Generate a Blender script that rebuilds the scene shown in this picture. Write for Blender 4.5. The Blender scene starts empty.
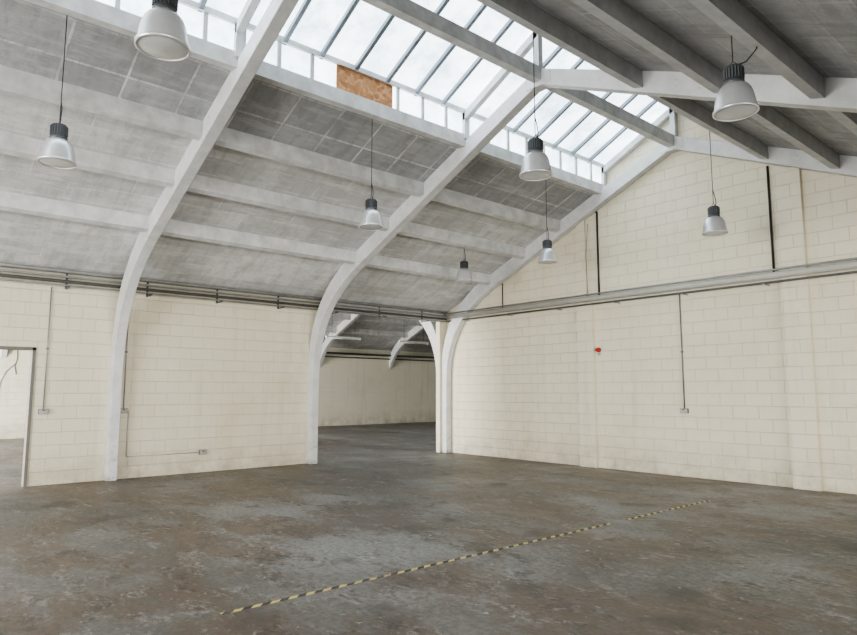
import bpy, bmesh, math, random
from mathutils import Vector, Matrix
random.seed(4)
S=bpy.context.scene
COL=S.collection
PITCH=13.6; L=4.2; Z0=3.6; SL=0.43; RX=6.8; RZ=Z0+SL*RX
NAVE=13.75

# ------------------------------------------------------------ materials
def mat(name):
    m=bpy.data.materials.new(name); m.use_nodes=True
    nt=m.node_tree; b=nt.nodes['Principled BSDF']
    return m,nt,b
def N(nt,t,**k):
    n=nt.nodes.new(t)
    for a,v in k.items(): setattr(n,a,v)
    return n
def ramp(nt,fac,stops):
    r=N(nt,'ShaderNodeValToRGB'); e=r.color_ramp.elements
    while len(e)<len(stops): e.new(0.5)
    for i,(p,c) in enumerate(stops):
        e[i].position=p; e[i].color=(*c,1) if len(c)==3 else c
    nt.links.new(fac,r.inputs[0]); return r.outputs[0]
def noise(nt,vec,scale,detail=6,rough=.6,dist=0):
    n=N(nt,'ShaderNodeTexNoise'); n.inputs['Scale'].default_value=scale; n.inputs['Detail'].default_value=detail
    n.inputs['Roughness'].default_value=rough; n.inputs['Distortion'].default_value=dist
    nt.links.new(vec,n.inputs['Vector']); return n.outputs['Fac']
def mixc(nt,fac,a,b,mode='MIX'):
    m=N(nt,'ShaderNodeMix',data_type='RGBA',blend_type=mode)
    for s,v in ((m.inputs[0],fac),(m.inputs[6],a),(m.inputs[7],b)):
        if isinstance(v,(int,float)): s.default_value=v
        elif isinstance(v,tuple): s.default_value=(*v,1)
        else: nt.links.new(v,s)
    return m.outputs[2]
def mth(nt,op,a,b=0.0,c=None):
    m=N(nt,'ShaderNodeMath',operation=op)
    for i,v in enumerate((a,b,c)):
        if v is None: continue
        if isinstance(v,(int,float)): m.inputs[i].default_value=v
        else: nt.links.new(v,m.inputs[i])
    return m.outputs[0]
def plain(name,col,rough=.6,metal=0,var=.12,scale=3,bump=0,grime=False):
    m,nt,b=mat(name)
    tc=N(nt,'ShaderNodeTexCoord').outputs['Object']
    f=noise(nt,tc,scale,4)
    lo=tuple(c*(1-var) for c in col); hi=tuple(min(1,c*(1+var)) for c in col)
    c=ramp(nt,f,[(.3,lo),(.7,hi)])
    if grime:
        sp=N(nt,'ShaderNodeSeparateXYZ'); nt.links.new(tc,sp.inputs[0])
        g=mth(nt,'MAXIMUM',mth(nt,'SUBTRACT',1,mth(nt,'MULTIPLY',sp.outputs[2],.9)),.15)
        g=mth(nt,'MULTIPLY',g,ramp(nt,noise(nt,tc,7,7,.75),[(.48,(0,0,0)),(.62,(1,1,1))]))
        c=mixc(nt,mth(nt,'MULTIPLY',g,.75),c,(.30,.27,.23))
    nt.links.new(c,b.inputs['Base Color'])
    b.inputs['Roughness'].default_value=rough; b.inputs['Metallic'].default_value=metal
    if bump:
        bp=N(nt,'ShaderNodeBump'); bp.inputs['Strength'].default_value=bump; bp.inputs['Distance'].default_value=.01
        nt.links.new(noise(nt,tc,25,4),bp.inputs['Height']); nt.links.new(bp.outputs[0],b.inputs['Normal'])
    return m

def blockwall(name,base,mortar):
    m,nt,b=mat(name)
    tc=N(nt,'ShaderNodeTexCoord').outputs['Object']
    sp=N(nt,'ShaderNodeSeparateXYZ'); nt.links.new(tc,sp.inputs[0])
    cb=N(nt,'ShaderNodeCombineXYZ'); nt.links.new(mth(nt,'ADD',sp.outputs[0],sp.outputs[1]),cb.inputs[0]); nt.links.new(sp.outputs[2],cb.inputs[1])
    br=N(nt,'ShaderNodeTexBrick'); nt.links.new(cb.outputs[0],br.inputs['Vector'])
    br.inputs['Scale'].default_value=1; br.inputs['Brick Width'].default_value=.45; br.inputs['Row Height'].default_value=.225
    br.inputs['Mortar Size'].default_value=.006; br.inputs['Mortar Smooth'].default_value=.8
    br.inputs['Color1'].default_value=(*base,1); br.inputs['Color2'].default_value=(*[c*.95 for c in base],1); br.inputs['Mortar'].default_value=(*mortar,1)
    n1=noise(nt,tc,.6,7,.7,.6); n2=noise(nt,tc,9,5,.7)
    c=mixc(nt,mth(nt,'MULTIPLY',ramp(nt,n1,[(.42,(0,0,0)),(.66,(1,1,1))]),.75),br.outputs['Color'],tuple(x*y for x,y in zip(base,(.86,.83,.76))))
    # joints fade where paint is thick
    c=mixc(nt,mth(nt,'MULTIPLY',ramp(nt,noise(nt,tc,1.4,5,.7),[(.36,(0,0,0)),(.56,(1,1,1))]),.7),c,tuple(x*.96 for x in base))
    g=mth(nt,'MULTIPLY',mth(nt,'SUBTRACT',1,mth(nt,'MULTIPLY',sp.outputs[2],1.4)),ramp(nt,noise(nt,tc,2.2,8,.75),[(.38,(0,0,0)),(.62,(1,1,1))]))
    g=mth(nt,'MAXIMUM',g,0); g=mth(nt,'MULTIPLY',g,.75)
    c=mixc(nt,g,c,(.36,.31,.24))
    mp=N(nt,'ShaderNodeMapping'); mp.inputs['Scale'].default_value=(4,4,.25); nt.links.new(tc,mp.inputs[0])
    c=mixc(nt,mth(nt,'MULTIPLY',ramp(nt,noise(nt,mp.outputs[0],1,6,.7),[(.54,(0,0,0)),(.70,(1,1,1))]),.4),c,(.50,.45,.35))
    sc=ramp(nt,n2,[(.65,(0,0,0)),(.73,(1,1,1))])
    c=mixc(nt,mth(nt,'MULTIPLY',sc,.35),c,(.48,.43,.33))
    nt.links.new(c,b.inputs['Base Color']); b.inputs['Roughness'].default_value=.7
    bp=N(nt,'ShaderNodeBump'); bp.inputs['Strength'].default_value=.7; bp.inputs['Distance'].default_value=.012
    h=mth(nt,'ADD',mth(nt,'MULTIPLY',br.outputs['Fac'],-1),mth(nt,'MULTIPLY',n2,.25))
    nt.links.new(h,bp.inputs['Height']); nt.links.new(bp.outputs[0],b.inputs['Normal'])
    return m
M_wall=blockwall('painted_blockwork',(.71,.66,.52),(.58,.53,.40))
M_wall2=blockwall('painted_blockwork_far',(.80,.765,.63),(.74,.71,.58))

def ceilmat(name,base,seam,dark,bw=1.25,rh=.36,ms=.010,off=.37):
    m,nt,b=mat(name)
    tc=N(nt,'ShaderNodeTexCoord').outputs['Object']
    sp=N(nt,'ShaderNodeSeparateXYZ'); nt.links.new(tc,sp.inputs[0])
    cb=N(nt,'ShaderNodeCombineXYZ'); nt.links.new(sp.outputs[1],cb.inputs[0]); nt.links.new(sp.outputs[0],cb.inputs[1])
    br=N(nt,'ShaderNodeTexBrick'); nt.links.new(cb.outputs[0],br.inputs['Vector'])
    br.offset=off
    br.inputs['Scale'].default_value=1; br.inputs['Brick Width'].default_value=bw; br.inputs['Row Height'].default_value=rh
    br.inputs['Mortar Size'].default_value=ms; br.inputs['Mortar Smooth'].default_value=.2
    br.inputs['Color1'].default_value=(*base,1); br.inputs['Color2'].default_value=(*[c*.74 for c in base],1); br.inputs['Mortar'].default_value=(*seam,1)
    c=mixc(nt,mth(nt,'MULTIPLY',ramp(nt,noise(nt,tc,1.3,8,.8,.5),[(.44,(0,0,0)),(.60,(1,1,1))]),.8),br.outputs['Color'],dark)
    mp=N(nt,'ShaderNodeMapping'); mp.inputs['Scale'].default_value=(1,4,1); nt.links.new(tc,mp.inputs[0])
    c=mixc(nt,mth(nt,'MULTIPLY',ramp(nt,noise(nt,mp.outputs[0],1.6,6,.75),[(.47,(0,0,0)),(.6,(1,1,1))]),.5),c,tuple(x*.8 for x in dark))
    mp2=N(nt,'ShaderNodeMapping'); mp2.inputs['Scale'].default_value=(5,.8,1); nt.links.new(tc,mp2.inputs[0])
    c=mixc(nt,mth(nt,'MULTIPLY',ramp(nt,noise(nt,mp2.outputs[0],1.3,6,.75),[(.50,(0,0,0)),(.64,(1,1,1))]),.55),c,tuple(min(1,x*1.12) for x in base))
    nt.links.new(c,b.inputs['Base Color']); b.inputs['Roughness'].default_value=.85
    bp=N(nt,'ShaderNodeBump'); bp.inputs['Strength'].default_value=.6; bp.inputs['Distance'].default_value=.02
    nt.links.new(br.outputs['Fac'],bp.inputs['Height']); nt.links.new(bp.outputs[0],b.inputs['Normal'])
    return m
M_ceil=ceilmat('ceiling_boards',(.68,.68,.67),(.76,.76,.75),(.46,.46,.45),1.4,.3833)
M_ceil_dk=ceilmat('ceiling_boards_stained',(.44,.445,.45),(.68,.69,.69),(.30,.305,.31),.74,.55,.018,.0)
M_ceil_r=ceilmat('ceiling_boards_shaded',(.42,.43,.435),(.54,.54,.54),(.30,.30,.305))  # right slope boards, their shade put into a darker colour

def floormat():
    m,nt,b=mat('worn_concrete')
    tc=N(nt,'ShaderNodeTexCoord').outputs['Object']
    mp=N(nt,'ShaderNodeMapping'); mp.inputs['Scale'].default_value=(.55,1,1); mp.inputs['Rotation'].default_value=(0,0,-.75); nt.links.new(tc,mp.inputs[0]); st=mp.outputs[0]
    n_big=noise(nt,tc,.32,5,.6,.4); n_mid=noise(nt,st,.9,9,.78,.2); n_sm=noise(nt,tc,18,6,.8); n_st=noise(nt,st,3.6,10,.85,.2)
    c=ramp(nt,n_big,[(.38,(.125,.115,.10)),(.5,(.19,.18,.163)),(.62,(.28,.274,.26))])
    c=mixc(nt,mth(nt,'MULTIPLY',ramp(nt,n_mid,[(.47,(0,0,0)),(.53,(1,1,1))]),.75),c,(.125,.086,.058))
    c=mixc(nt,mth(nt,'MULTIPLY',ramp(nt,n_st,[(.53,(0,0,0)),(.60,(1,1,1))]),.6),c,(.40,.385,.36))
    c=mixc(nt,mth(nt,'MULTIPLY',ramp(nt,noise(nt,st,1.8,11,.88,.1),[(.53,(0,0,0)),(.58,(1,1,1))]),.8),c,(.045,.038,.033))
    c=mixc(nt,mth(nt,'MULTIPLY',ramp(nt,noise(nt,tc,1.1,4,.5,0),[(.62,(0,0,0)),(.69,(1,1,1))]),.6),c,(.055,.046,.04))
    c=mixc(nt,mth(nt,'MULTIPLY',ramp(nt,n_sm,[(.45,(0,0,0)),(.6,(1,1,1))]),.5),c,(.07,.062,.054))
    c=mixc(nt,mth(nt,'MULTIPLY',ramp(nt,noise(nt,tc,11,5,.6,0),[(.66,(0,0,0)),(.70,(1,1,1))]),.6),c,(.50,.48,.45))
    nt.links.new(c,b.inputs['Base Color'])
    nt.links.new(ramp(nt,n_mid,[(.4,(.62,)*3),(.6,(.42,)*3)]),b.inputs['Roughness'])
    b.inputs['Specular IOR Level'].default_value=.35
    bp=N(nt,'ShaderNodeBump'); bp.inputs['Strength'].default_value=.3; bp.inputs['Distance'].default_value=.01
    nt.links.new(n_sm,bp.inputs['Height']); nt.links.new(bp.outputs[0],b.inputs['Normal'])
    return m
M_floor=floormat()
M_white=plain('white_painted_steel',(.60,.605,.60),.5,0,.10,4,.15,True)
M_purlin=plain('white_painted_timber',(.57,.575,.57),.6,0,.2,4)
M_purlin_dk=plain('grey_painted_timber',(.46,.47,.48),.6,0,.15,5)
M_pipe=plain('galvanised_pipe',(.28,.29,.29),.45,.35,.2,4)
M_pipe_d=plain('dull_conduit',(.10,.10,.10),.5,.2,.2,4)
M_pipe_w=plain('painted_pipe',(.40,.395,.36),.5,0,.1,4)
M_black=plain('black_cable',(.02,.02,.02),.6,0,.1)
M_sock=plain('grey_socket_metal',(.16,.16,.155),.5,.3,.1)
M_sockf=plain('socket_face',(.34,.335,.31),.4)
M_red=plain('red_plastic',(.36,.012,.01),.4)
M_alu=plain('spun_aluminium',(.66,.67,.68),.33,.65,.06,6)
M_gear=plain('dark_gear_housing',(.085,.09,.095),.45,.4,.1)
M_refl_in=plain('white_reflector_inner',(.75,.75,.73),.4)
M_lens=plain('lamp_lens',(.55,.56,.55),.15)
M_bar=plain('glazing_bar',(.25,.29,.33),.5,.1,.1)
M_doorfr=plain('weathered_door_frame',(.16,.15,.13),.7)
def osb():
    m,nt,b=mat('osb_board'); tc=N(nt,'ShaderNodeTexCoord').outputs['Object']
    v=N(nt,'ShaderNodeTexVoronoi'); v.inputs['Scale'].default_value=16; nt.links.new(tc,v.inputs['Vector'])
    s=N(nt,'ShaderNodeSeparateColor'); nt.links.new(v.outputs['Color'],s.inputs[0])
    nt.links.new(ramp(nt,s.outputs[0],[(0,(.36,.16,.06)),(1,(.60,.34,.17))]),b.inputs['Base Color']); b.inputs['Roughness'].default_value=.8
    return m
M_osb=osb()
GLOW=4.0
def glass():
    m,nt,b=mat('frosted_rooflight_glass'); tc=N(nt,'ShaderNodeTexCoord').outputs['Object']
    b.inputs['Base Color'].default_value=(.8,.85,.88,1); b.inputs['Roughness'].default_value=.35
    f=noise(nt,tc,1.1,9,.8)
    nt.links.new(ramp(nt,f,[(.34,(.30,.38,.45)),(.5,(.66,.76,.84)),(.64,(.95,.99,1.0))]),b.inputs['Emission Color'])
    b.inputs['Emission Strength'].default_value=GLOW  # panes glow themselves, standing in for diffuse sky light
    return m
M_glass=glass()
def tapemat():
    m,nt,b=mat('hazard_tape'); tc=N(nt,'ShaderNodeTexCoord').outputs['Object']
    sp=N(nt,'ShaderNodeSeparateXYZ'); nt.links.new(tc,sp.inputs[0])
    w=mth(nt,'FRACT',mth(nt,'MULTIPLY',mth(nt,'ADD',sp.outputs[0],sp.outputs[1]),6.5))
    k=mth(nt,'GREATER_THAN',w,.5)
    c=mixc(nt,k,(.035,.034,.03),(.62,.50,.17))
    c=mixc(nt,ramp(nt,noise(nt,tc,6,8,.8),[(.50,(0,0,0)),(.62,(1,1,1))]),c,(.16,.14,.12))
    nt.links.new(c,b.inputs['Base Color']); b.inputs['Roughness'].default_value=.6
    return m
M_tape=tapemat()
M_tube=plain('fluorescent_batten',(.88,.89,.89),.4)

# ------------------------------------------------------------ mesh helpers
class MB:
    def __init__(s): s.v=[];s.f=[];s.m=[];s.mats=[];s.sm=[]
    def mi(s,m):
        if m not in s.mats: s.mats.append(m)
        return s.mats.index(m)
    def add(s,vs,fs,m,smooth=False):
        o=len(s.v); s.v+=[tuple(v) for v in vs]; k=s.mi(m)
        for f in fs: s.f.append([o+i for i in f]); s.m.append(k); s.sm.append(smooth)
    def box(s,x0,x1,y0,y1,z0,z1,m):
        vs=[(x,y,z) for z in (z0,z1) for y in (y0,y1) for x in (x0,x1)]
        s.add(vs,[(0,2,3,1),(4,5,7,6),(0,1,5,4),(2,6,7,3),(0,4,6,2),(1,3,7,5)],m)
    def prism(s,poly,ax,a,b,m):
        n=len(poly); vs=[]
        for t in (a,b):
            for p in poly:
                q=list(p); q.insert(ax,t); vs.append(q)
        fs=[tuple(range(n))[::-1],tuple(range(n,2*n))]+[(i,(i+1)%n,n+(i+1)%n,n+i) for i in range(n)]
        s.add(vs,fs,m)
    def tube(s,pts,r,m,seg=10):
        pts=[Vector(p) for p in pts]; rings=[]
        for i,p in enumerate(pts):
            d=(pts[min(i+1,len(pts)-1)]-pts[max(i-1,0)]).normalized()
            up=Vector((0,0,1)) if abs(d.z)<.9 else Vector((1,0,0))
            a=d.cross(up).normalized(); b=d.cross(a)
            rings.append([p+(a*math.cos(t)+b*math.sin(t))*r for t in [2*math.pi*k/seg for k in range(seg)]])
        vs=[v for R in rings for v in R]; fs=[]
        for i in range(len(pts)-1):
            for k in range(seg): fs.append((i*seg+k,i*seg+(k+1)%seg,(i+1)*seg+(k+1)%seg,(i+1)*seg+k))
        fs+= [tuple(range(seg))[::-1],tuple(range((len(pts)-1)*seg,len(pts)*seg))]
        s.add(vs,fs,m,True)
    def lathe(s,prof,m,seg=40,c=(0,0,0),flute=0):
        vs=[];fs=[]
        for (r,z) in prof:
            for k in range(seg):
                rr=r*(1+(flute if k%2 else 0)); t=2*math.pi*k/seg
                vs.append((c[0]+rr*math.cos(t),c[1]+rr*math.sin(t),c[2]+z))
        for i in range(len(prof)-1):
            for k in range(seg): fs.append((i*seg+k,i*seg+(k+1)%seg,(i+1)*seg+(k+1)%seg,(i+1)*seg+k))
        s.add(vs,fs,m,True)
    def mesh(s,name):
        me=bpy.data.meshes.new(name); me.from_pydata(s.v,[],s.f)
        for m in s.mats: me.materials.append(m)
        for p,k,q in zip(me.polygons,s.m,s.sm): p.material_index=k; p.use_smooth=q
        bm=bmesh.new(); bm.from_mesh(me); bmesh.ops.recalc_face_normals(bm,faces=bm.faces); bm.to_mesh(me); bm.free()
        return me
    def obj(s,name,parent=None,loc=(0,0,0),bevel=0):
        o=bpy.data.objects.new(name,s.mesh(name)); COL.objects.link(o); o.location=loc
        if parent: o.parent=parent
        if bevel:
            b=o.modifiers.new('bevel','BEVEL'); b.width=bevel; b.segments=2; b.limit_method='ANGLE'
        return o
def empty(name,loc=(0,0,0)):
    o=bpy.data.objects.new(name,None); COL.objects.link(o); o.location=loc; o.empty_display_size=.2; return o
def inst(name,me,loc,parent=None,bevel=0):
    o=bpy.data.objects.new(name,me); COL.objects.link(o); o.location=loc
    if parent: o.parent=parent
    if bevel:
        b=o.modifiers.new('bevel','BEVEL'); b.width=bevel; b.segments=2; b.limit_method='ANGLE'
    return o

# ------------------------------------------------------------ floor & walls
YR=-21.0; YF=21.0
b=MB(); b.box(-14.2,27.8,YR-.3,YF+.3,-.2,0,M_floor); b.obj('floor')

EZ=3.74
b=MB(); x0,x1=-.15,0
D0,D1,DH=-10.95,-9.70,2.37
O0,O1=-4.07,-.26; OH=3.5
b.box(x0,x1,YR,D0,0,EZ,M_wall); b.box(x0,x1,D0,D1,DH,EZ,M_wall); b.box(x0,x1,D1,O0,0,EZ,M_wall)
b.box(x0,x1,O0,O1,OH,EZ,M_white); b.box(x0,x1,O1,.0,0,EZ,M_wall)
b.obj('wall_left')
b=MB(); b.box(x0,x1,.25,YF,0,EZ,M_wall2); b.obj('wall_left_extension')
b=MB(); b.box(-.17,.02,D1-.05,D1,0,DH,M_doorfr); b.box(-.17,.02,D0,D0+.05,0,DH,M_doorfr); b.box(-.17,.02,D0,D1,DH-.05,DH,M_doorfr); b.obj('door_1_frame')

def gable(b,xo,y0,y1,m):
    t=.16
    poly=[(xo,0),(xo+PITCH,0),(xo+PITCH,Z0+t),(xo+8.55,Z0+SL*5.05+t),(xo+8.55,6.1),(xo+6.85,7.4),(xo+5.1,6.55),(xo+5.05,Z0+SL*5.05+t),(xo,Z0+t)]
    b.prism(poly,1,y0,y1,m)
b=MB(); gable(b,0,0,.25,M_wall)
b.box(4.35,4.77,-.09,0,0,3.5,M_wall); 
b.box(4.37,4.60,-.05,0,3.5,5.45,M_wall)
b.box(8.62,9.03,-.09,0,0,5.45,M_wall)
b.obj('wall_back')
b=MB(); gable(b,NAVE,0,.25,M_wall); b.box(PITCH-.01,NAVE+.01,0,.25,0,3.75,M_wall); b.obj('wall_back_extension')
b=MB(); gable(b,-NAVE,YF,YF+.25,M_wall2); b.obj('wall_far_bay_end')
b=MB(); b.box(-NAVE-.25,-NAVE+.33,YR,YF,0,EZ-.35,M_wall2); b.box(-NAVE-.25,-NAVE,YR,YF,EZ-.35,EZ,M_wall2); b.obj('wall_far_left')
b=MB(); b.box(NAVE*2,NAVE*2+.25,YR,.25,0,EZ,M_wall); b.obj('wall_right')
b=MB()
for xo in (-NAVE,0,NAVE):
    t=.16
    b.box(xo,xo+3.0,YR-.25,YR,0,3.7,M_wall); b.box(xo+10.6,xo+PITCH+.15,YR-.25,YR,0,3.7,M_wall)  # unseen wall, wide gap shaped to let fill light in
    b.prism([(xo,3.7),(xo+PITCH,3.7),(xo+PITCH,Z0+t),(xo+8.55,Z0+SL*5.05+t),(xo+8.55,6.1),(xo+6.85,7.4),(xo+5.1,6.55),(xo+5.05,Z0+SL*5.05+t),(xo,Z0+t)],1,YR-.25,YR,M_wall)
b.obj('wall_rear')

# ------------------------------------------------------------ roof shell
def roof(xo,ya,yb,name):
    b=MB(); t=.15; th=.05
    def strip(xa,xb,m,mirror=False):
        za,zb=Z0+SL*xa+t,Z0+SL*xb+t
        if mirror: p=[(xo+PITCH-xa,za),(xo+PITCH-xb,zb),(xo+PITCH-xb,zb+th),(xo+PITCH-xa,za+th)]
        else: p=[(xo+xa,za),(xo+xb,zb),(xo+xb,zb+th),(xo+xa,za+th)]
        b.prism(p,1,ya,yb,m)
    strip(-.1,1.8,M_ceil); strip(1.8,2.95,M_ceil); strip(2.95,4.0,M_ceil); strip(4.0,5.1,M_ceil_dk)
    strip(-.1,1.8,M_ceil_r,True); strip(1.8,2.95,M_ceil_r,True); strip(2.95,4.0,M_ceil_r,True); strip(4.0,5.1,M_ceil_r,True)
    b.prism([(xo+8.5,6.0),(xo+8.58,6.0),(xo+6.9,7.40),(xo+6.8,7.36)],1,ya,yb,M_ceil_r)
    b.box(xo+8.5,xo+8.56,ya,yb,5.88,6.05,M_ceil_r)
    b.box(xo+PITCH-.06,xo+NAVE+.06,ya,yb,3.72,3.78,M_ceil_r)
    b.obj(name)
roof(0,YR,0.0,'ceiling'); roof(-NAVE,YR,YF,'ceiling_side_bay'); roof(NAVE,YR,0.0,'ceiling_right_bay')

def purlins(xo,ya,yb,name):
    b=MB()
    for xa in (1.8,2.95,4.0):
        z=Z0+SL*xa+.03; w=.05; h=.105
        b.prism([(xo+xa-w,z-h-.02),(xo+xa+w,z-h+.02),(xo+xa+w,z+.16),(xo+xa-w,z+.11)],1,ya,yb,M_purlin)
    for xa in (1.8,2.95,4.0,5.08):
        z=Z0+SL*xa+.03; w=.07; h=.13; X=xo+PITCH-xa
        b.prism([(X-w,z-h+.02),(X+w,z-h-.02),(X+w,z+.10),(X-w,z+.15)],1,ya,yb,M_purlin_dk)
    b.box(xo+5.03,xo+5.17,ya,yb,5.86,6.08,M_purlin)
    b.box(xo+5.10,xo+5.18,ya,yb,6.46,6.54,M_purlin)
    b.box(xo+6.73,xo+6.87,ya,yb,RZ-.10,RZ+.12,M_purlin)
    b.box(xo+6.78,xo+6.88,ya,yb,7.26,7.36,M_purlin)
    b.obj(name)
purlins(0,YR,0,'roof_purlins'); purlins(-NAVE,YR,YF,'roof_purlins'); purlins(NAVE,YR,0,'roof_purlins')

# ------------------------------------------------------------ skylight
def skylight(xo,ya,yb,hasosb):
    e=empty('skylight',(xo+6,(ya+yb)/2,6.8)); ox,oy,oz=e.location
    g=MB(); bars=MB()
    A=(xo+5.13,6.52); B=(xo+6.83,7.36)
    g.add([(A[0],ya,A[1]),(A[0],yb,A[1]),(B[0],yb,B[1]),(B[0],ya,B[1])],[(0,1,2,3)],M_glass)
    segs=[(ya,yb)]
    if hasosb: segs=[(ya,-6.93),(-5.88,yb)]
    for p,q in segs: g.add([(xo+5.13,p,6.06),(xo+5.13,q,6.06),(xo+5.13,q,6.48),(xo+5.13,p,6.48)],[(0,1,2,3)],M_glass)
    y=yb
    while y>ya+.01:
        w=.03
        bars.prism([(A[0],A[1]-.07),(B[0],B[1]-.07),(B[0],B[1]+.02),(A[0],A[1]+.02)],1,y-w,y+w,M_bar); y-=.6
    y=yb
    while y>ya+.01:
        if not (hasosb and -6.85<y<-5.95): bars.box(xo+5.105,xo+5.16,y-.028,y+.028,6.06,6.48,M_purlin)
        y-=.525
    for nm,mb in (('panes',g),('glazing_bars',bars)):
        mb.v=[(v[0]-ox,v[1]-oy,v[2]-oz) for v in mb.v]; mb.obj(nm,e)
    if hasosb:
        o=MB(); o.box(5.12-ox,5.145-ox,-6.93-oy,-5.88-oy,6.05-oz,6.48-oz,M_osb); o.obj('osb_infill',e)
    r=MB(); y=yb-.08
    while y>ya:
        r.prism([(A[0]+.02-ox,A[1]-.20-oz),(B[0]-ox,B[1]-.20-oz),(B[0]-ox,B[1]-.06-oz),(A[0]+.02-ox,A[1]-.06-oz)],1,y-.05-oy,y+.05-oy,M_purlin)
        r.box(5.08+xo-ox,5.2+xo-ox,y-.05-oy,y+.05-oy,6.0-oz,6.5-oz,M_purlin)
        r.box(6.76+xo-ox,6.86+xo-ox,y-.05-oy,y+.05-oy,RZ+.1-oz,7.3-oz,M_purlin)
        y-=L
    r.obj('lantern_rafters',e)
skylight(0,YR,0,True); skylight(-NAVE,YR,YF,False); skylight(NAVE,YR,0,False)

# ------------------------------------------------------------ portal frames
def frame_mesh(w=.18):
    pts=[(.08,0,.19),(.08,1.0,.19),(.08,1.95,.21)]
    P0=Vector((.08,2.0));P1=Vector((.08,3.6));P2=Vector((1.75,Z0+SL*1.75))
    n=14
    for i in range(1,n+1):
        t=i/n; p=P0*(1-t)**2+P1*2*t*(1-t)+P2*t*t
        pts.append((p.x,p.y,.21+.15*math.sin(min(1,t)*math.pi/2)))
    pts.append((3.5,Z0+SL*3.5,.32)); pts.append((RX,RZ,.26))
    full=pts+[(PITCH-x,z,d) for x,z,d in pts[-2::-1]]
    vs=[];fs=[]
    for i,(x,z,d) in enumerate(full):
        a=full[max(i-1,0)]; c=full[min(i+1,len(full)-1)]
        t=Vector((c[0]-a[0],c[1]-a[1])).normalized(); nn=Vector((-t.y,t.x))
        if i in (0,len(full)-1): nn=Vector((-1 if i==0 else 1,0))
        for s1,s2 in ((1,-1),(1,1),(-1,1),(-1,-1)):
            vs.append((x+nn.x*s1*d/2,s2*w/2,z+nn.y*s1*d/2))
    m=len(full)
    for i in range(m-1):
        for k in range(4): fs.append((i*4+k,i*4+(k+1)%4,(i+1)*4+(k+1)%4,(i+1)*4+k))
    fs+=[(0,1,2,3),tuple(range((m-1)*4,m*4))]
    b=MB(); b.add(vs,fs,M_white)
    for sx in (1,-1):
        X=lambda x:(x if sx==1 else PITCH-x)
        for (px,pz) in ((1.75,Z0+SL*1.75),(4.4,Z0+SL*4.4)):
            for sy in (-1,1):
                for k in range(4):
                    dx=(-.15 if k%2 else .15); dz=(.05 if k//2 else -.05)
                    cx,cz=X(px+dx),pz+SL*dx+dz
                    b.box(cx-.014,cx+.014,sy*w/2-.012,sy*w/2+.012,cz-.014,cz+.014,M_white)
    b.box(RX-.25,RX+.25,-w/2-.01,w/2+.01,RZ-.17,RZ+.03,M_white)
    return b.mesh('portal_frame')
FM=frame_mesh()
for xo,ys in ((0,[-.1]+[-L*i for i in range(1,5)]),(-NAVE,[L*i for i in range(-4,5)]),(NAVE,[-.1]+[-L*i for i in range(1,5)])):
    for y in ys: inst('portal_frame',FM,(xo,y,0),bevel=.015)

# ------------------------------------------------------------ pipes / conduits
b=MB()
b.tube([(.24,YR,3.72),(.24,-.2,3.72)],.035,M_pipe,12)
b.tube([(.26,YR,3.62),(.26,-.2,3.62)],.022,M_pipe,10)
b.tube([(.20,YR,3.545),(.20,-.2,3.545)],.030,M_pipe_d,10)
b.tube([(.25,YR,3.47),(.25,-.15,3.47)],.016,M_pipe,8)
y=-20.5
while y<-.3: b.box(0,.29,y-.015,y+.015,3.435,3.455,M_pipe_d); b.box(0,.02,y-.015,y+.015,3.43,3.74,M_pipe_d); y+=1.4
b.obj('wall_pipe_run')
b=MB()
b.tube([(.15,-.20,3.60),(13.5,-.20,3.60)],.058,M_pipe_w,14)
b.tube([(.15,-.24,3.69),(13.5,-.24,3.69)],.018,M_pipe,10)
b.tube([(.15,-.16,3.49),(13.5,-.16,3.49)],.020,M_pipe_d,10)
x=.9
while x<13.4:
    b.box(x-.012,x+.012,-.25,-.0,3.455,3.47,M_pipe); x+=1.5
b.obj('wall_pipe_run')
b=MB(); b.tube([(4.92,-.03,3.6),(4.92,-.03,5.54)],.020,M_black,8); b.tube([(8.5,-.03,3.6),(8.5,-.03,5.60)],.020,M_black,8)
b.tube([(4.66,-.07,3.65),(4.64,-.07,4.6),(4.7,-.07,5.3)],.006,M_black,6); b.tube([(2.1,-.03,3.65),(2.1,-.03,4.30)],.012,M_black,6)
b.obj('vertical_cable_conduit')

def outlet(name,wall,pos,top,r=.010):
    e=empty(name,pos); a=MB(); c=MB()
    if wall=='L':
        a.box(0,.05,-.075,.075,-.045,.045,M_sock); a.box(.05,.056,-.068,.068,-.038,.038,M_sockf); a.box(.056,.066,-.02,.02,.01,.03,M_gear)
        if top: c.tube([(.018,0,.045),(.018,0,top-pos[2])],r,M_pipe,8)
        if top: c.box(0,.03,-.02,.02,(top-pos[2])*.5-.015,(top-pos[2])*.5+.015,M_sock)
    else:
        a.box(-.075,.075,-.05,0,-.045,.045,M_sock); a.box(-.068,.068,-.056,-.05,-.038,.038,M_sockf); a.box(-.02,.02,-.066,-.056,.01,.03,M_gear)
        if top: c.tube([(0,-.018,.045),(0,-.018,top-pos[2])],r,M_sock,8); c.box(-.02,.02,-.03,0,(top-pos[2])*.5-.015,(top-pos[2])*.5+.015,M_sock)
    a.obj('box',e,bevel=.006)
    if top: c.obj('conduit',e)
    return e
outlet('wall_socket','L',(0,-9.53,1.26),3.45)
outlet('wall_socket','L',(0,-8.22,1.25),3.45)
e=outlet('wall_socket','L',(0,-6.68,.40),None)
c=MB(); c.tube([(.018,0,0),(.018,-1.45,0)],.010,M_pipe_w,8); c.tube([(.018,-1.45,0),(.018,-1.45,.85)],.010,M_pipe_w,8); c.obj('conduit',e)
outlet('wall_socket','B',(6.74,0,1.24),3.5,.012)
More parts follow.
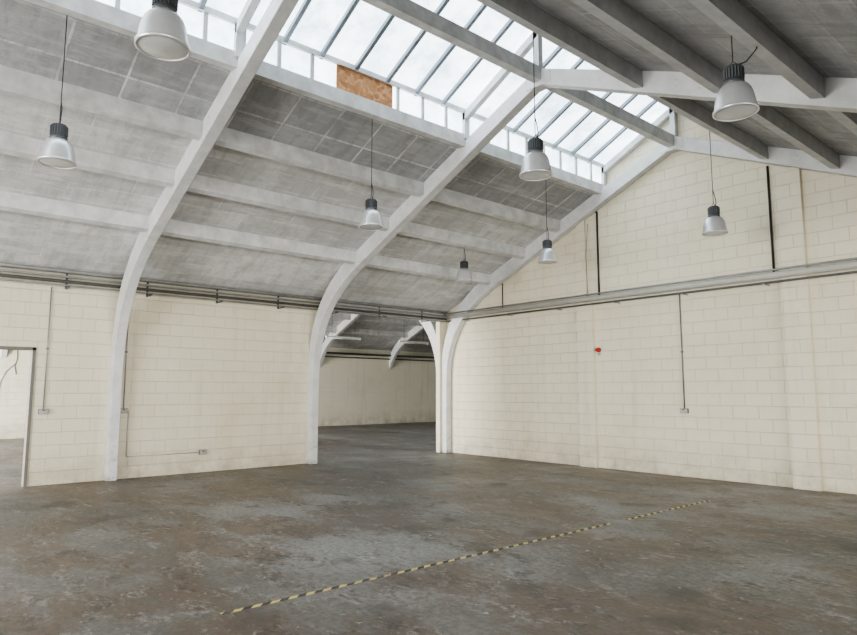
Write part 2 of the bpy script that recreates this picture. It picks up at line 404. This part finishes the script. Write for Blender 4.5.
e=empty('fire_alarm_sounder',(4.86,0,2.5)); a=MB(); a.lathe([(0,-.0),(.05,0),(.055,.03),(.045,.07),(.02,.09),(0,.09)],M_red,20); o=a.obj('sounder_body',e); o.rotation_euler=(math.pi/2,0,0)
a=MB(); a.box(-.03,.03,-.02,0,-.12,-.06,M_sockf); a.obj('base_plate',e)

# ------------------------------------------------------------ lamps
def lamp(pos,top,loop=False):
    e=empty('high_bay_lamp',pos)
    a=MB(); a.lathe([(0,.255),(.04,.255),(.072,.245),(.082,.23),(.082,.11),(.09,.10),(.09,.075),(.07,.06)],M_gear,32)
    for k in range(20):
        t=2*math.pi*k/20; cx,cy=.084*math.cos(t),.084*math.sin(t)
        a.box(cx-.006,cx+.006,cy-.006,cy+.006,.12,.225,M_gear)
    a.obj('gear_housing',e)
    a=MB(); a.lathe([(.07,.075),(.095,.07),(.122,.052),(.145,.018),(.160,-.03),(.170,-.08),(.178,-.13),(.184,-.175)],M_alu,72,flute=-.022)
    a.lathe([(.184,-.172),(.195,-.176),(.196,-.195),(.184,-.200)],M_alu,48)
    a.lathe([(.184,-.198),(.180,-.175),(.160,-.06),(.125,.02),(.06,.05),(0,.052)],M_refl_in,48)
    a.obj('reflector',e)
    a=MB(); a.lathe([(.184,-.188),(.12,-.205),(.0,-.212)],M_lens,48); a.obj('lens',e)
    a=MB(); pts=[(.022*math.cos(t),0,.275+.022*math.sin(t)) for t in [k*math.pi/8 for k in range(17)]]
    a.tube(pts,.005,M_gear,6); a.tube([(0,0,.295),(0,0,top-pos[2])],.0055,M_black,6)
    if loop: P=[(.03,0,.25),(.10,.05,.28),(.17,.12,.40),(.17,.16,.56),(.08,.1,.66),(.0,.02,.62)]
    else: P=[(.03,0,.25),(.045,0,.32),(.02,.01,.43),(0,0,.53)]
    a.tube(P,.006,M_black,6); a.obj('suspension_cord',e)
def topz(x): 
    xx=x if x<RX else PITCH-x
    return Z0+SL*xx+.15 if xx<5.05 else 6.9-(.8*(x-7.4) if x>7.4 else 0)
for x,y,z,lp in ((8.2,-10.39,4.34,0),(5.0,-10.46,4.32,0),(5.0,-6.17,4.32,0),(8.2,-6.09,4.33,0),(10.5,-6.03,4.34,1),(8.3,-1.77,4.32,0),(5.1,-2.0,4.31,0),(2.7,-1.94,4.27,0),(11.0,-14.6,4.2,0),(5.0,-14.6,4.2,0)):
    lamp((x,y,z),topz(x),lp)

for y in (1.13,4.46,-2.5,-7.0):
    e=empty('fluorescent_batten_light',(-6.8,y,3.55)); a=MB()
    a.box(-.04,.04,-.75,.75,0,.05,M_tube); a.tube([(0,-.72,-.025),(0,.72,-.025)],.014,M_tube,10); a.box(-.02,.02,-.75,-.72,-.045,0,M_tube); a.box(-.02,.02,.72,.75,-.045,0,M_tube)
    a.obj('batten',e); a=MB()
    for s in (-.5,.5): a.tube([(0,s,.05),(0,s,2.85)],.005,M_black,6)
    a.obj('suspension_wires',e)
b=MB(); xf=-NAVE+.45; b.tube([(xf,YR,3.45),(xf,YF,3.45)],.05,M_pipe_d,10); b.tube([(xf-.05,YR,3.27),(xf-.05,YF,3.27)],.03,M_pipe_d,8)
xc=-NAVE+.34
b.tube([(xc,-8.02,3.3),(xc,-8.0,2.75),(xc,-8.06,2.5),(xc,-8.0,2.2)],.009,M_pipe_d,6)
b.tube([(xc,-8.02,2.6),(xc,-8.3,2.3),(xc,-8.45,1.9),(xc,-8.5,.8)],.008,M_pipe_d,6)
b.obj('far_wall_pipe_run')

b=MB()
for a0,a1 in ((-9.8,-4.85),(-4.5,-3.6),(-3.5,-2.3)): b.box(8.228,8.272,a0,a1,.0,.002,M_tape)
b.obj('hazard_floor_tape')

# ------------------------------------------------------------ added fill area lights, out of view
def area(name,loc,rot,sx,sy,pw,col=(1,.985,.96)):
    l=bpy.data.lights.new(name,'AREA'); l.shape='RECTANGLE'; l.size=sx; l.size_y=sy; l.energy=pw; l.color=col
    o=bpy.data.objects.new(name,l); COL.objects.link(o); o.location=loc; o.rotation_euler=rot
R90=math.radians(90)
area('fill_light_rear',(6.8,-20.9,1.9),(R90,0,0),7.5,3.6,1600)  # added fill light behind the camera
area('fill_light_rear',(6.8-NAVE,-20.9,1.9),(R90,0,0),7.5,3.6,5500)  # added fill light to brighten the left bay
area('fill_light_right',(27.3,-10.5,1.9),(R90,0,R90),19,3.4,3400)  # added fill light in front of the solid right wall
w=bpy.data.worlds.new('overcast'); S.world=w; w.use_nodes=True
bg=w.node_tree.nodes['Background']; bg.inputs[0].default_value=(.88,.94,1,1); bg.inputs[1].default_value=3
cam=bpy.data.cameras.new('camera'); co=bpy.data.objects.new('camera',cam); COL.objects.link(co); S.camera=co
cam.lens=27.01; cam.sensor_width=36; cam.clip_end=200
co.location=(12.92,-11.86,1.6); co.rotation_euler=(math.radians(96.6),0,math.radians(49.08))
S.view_settings.view_transform='AgX'; S.view_settings.exposure=0.1
try: S.view_settings.look='AgX - Medium High Contrast'
except Exception: pass
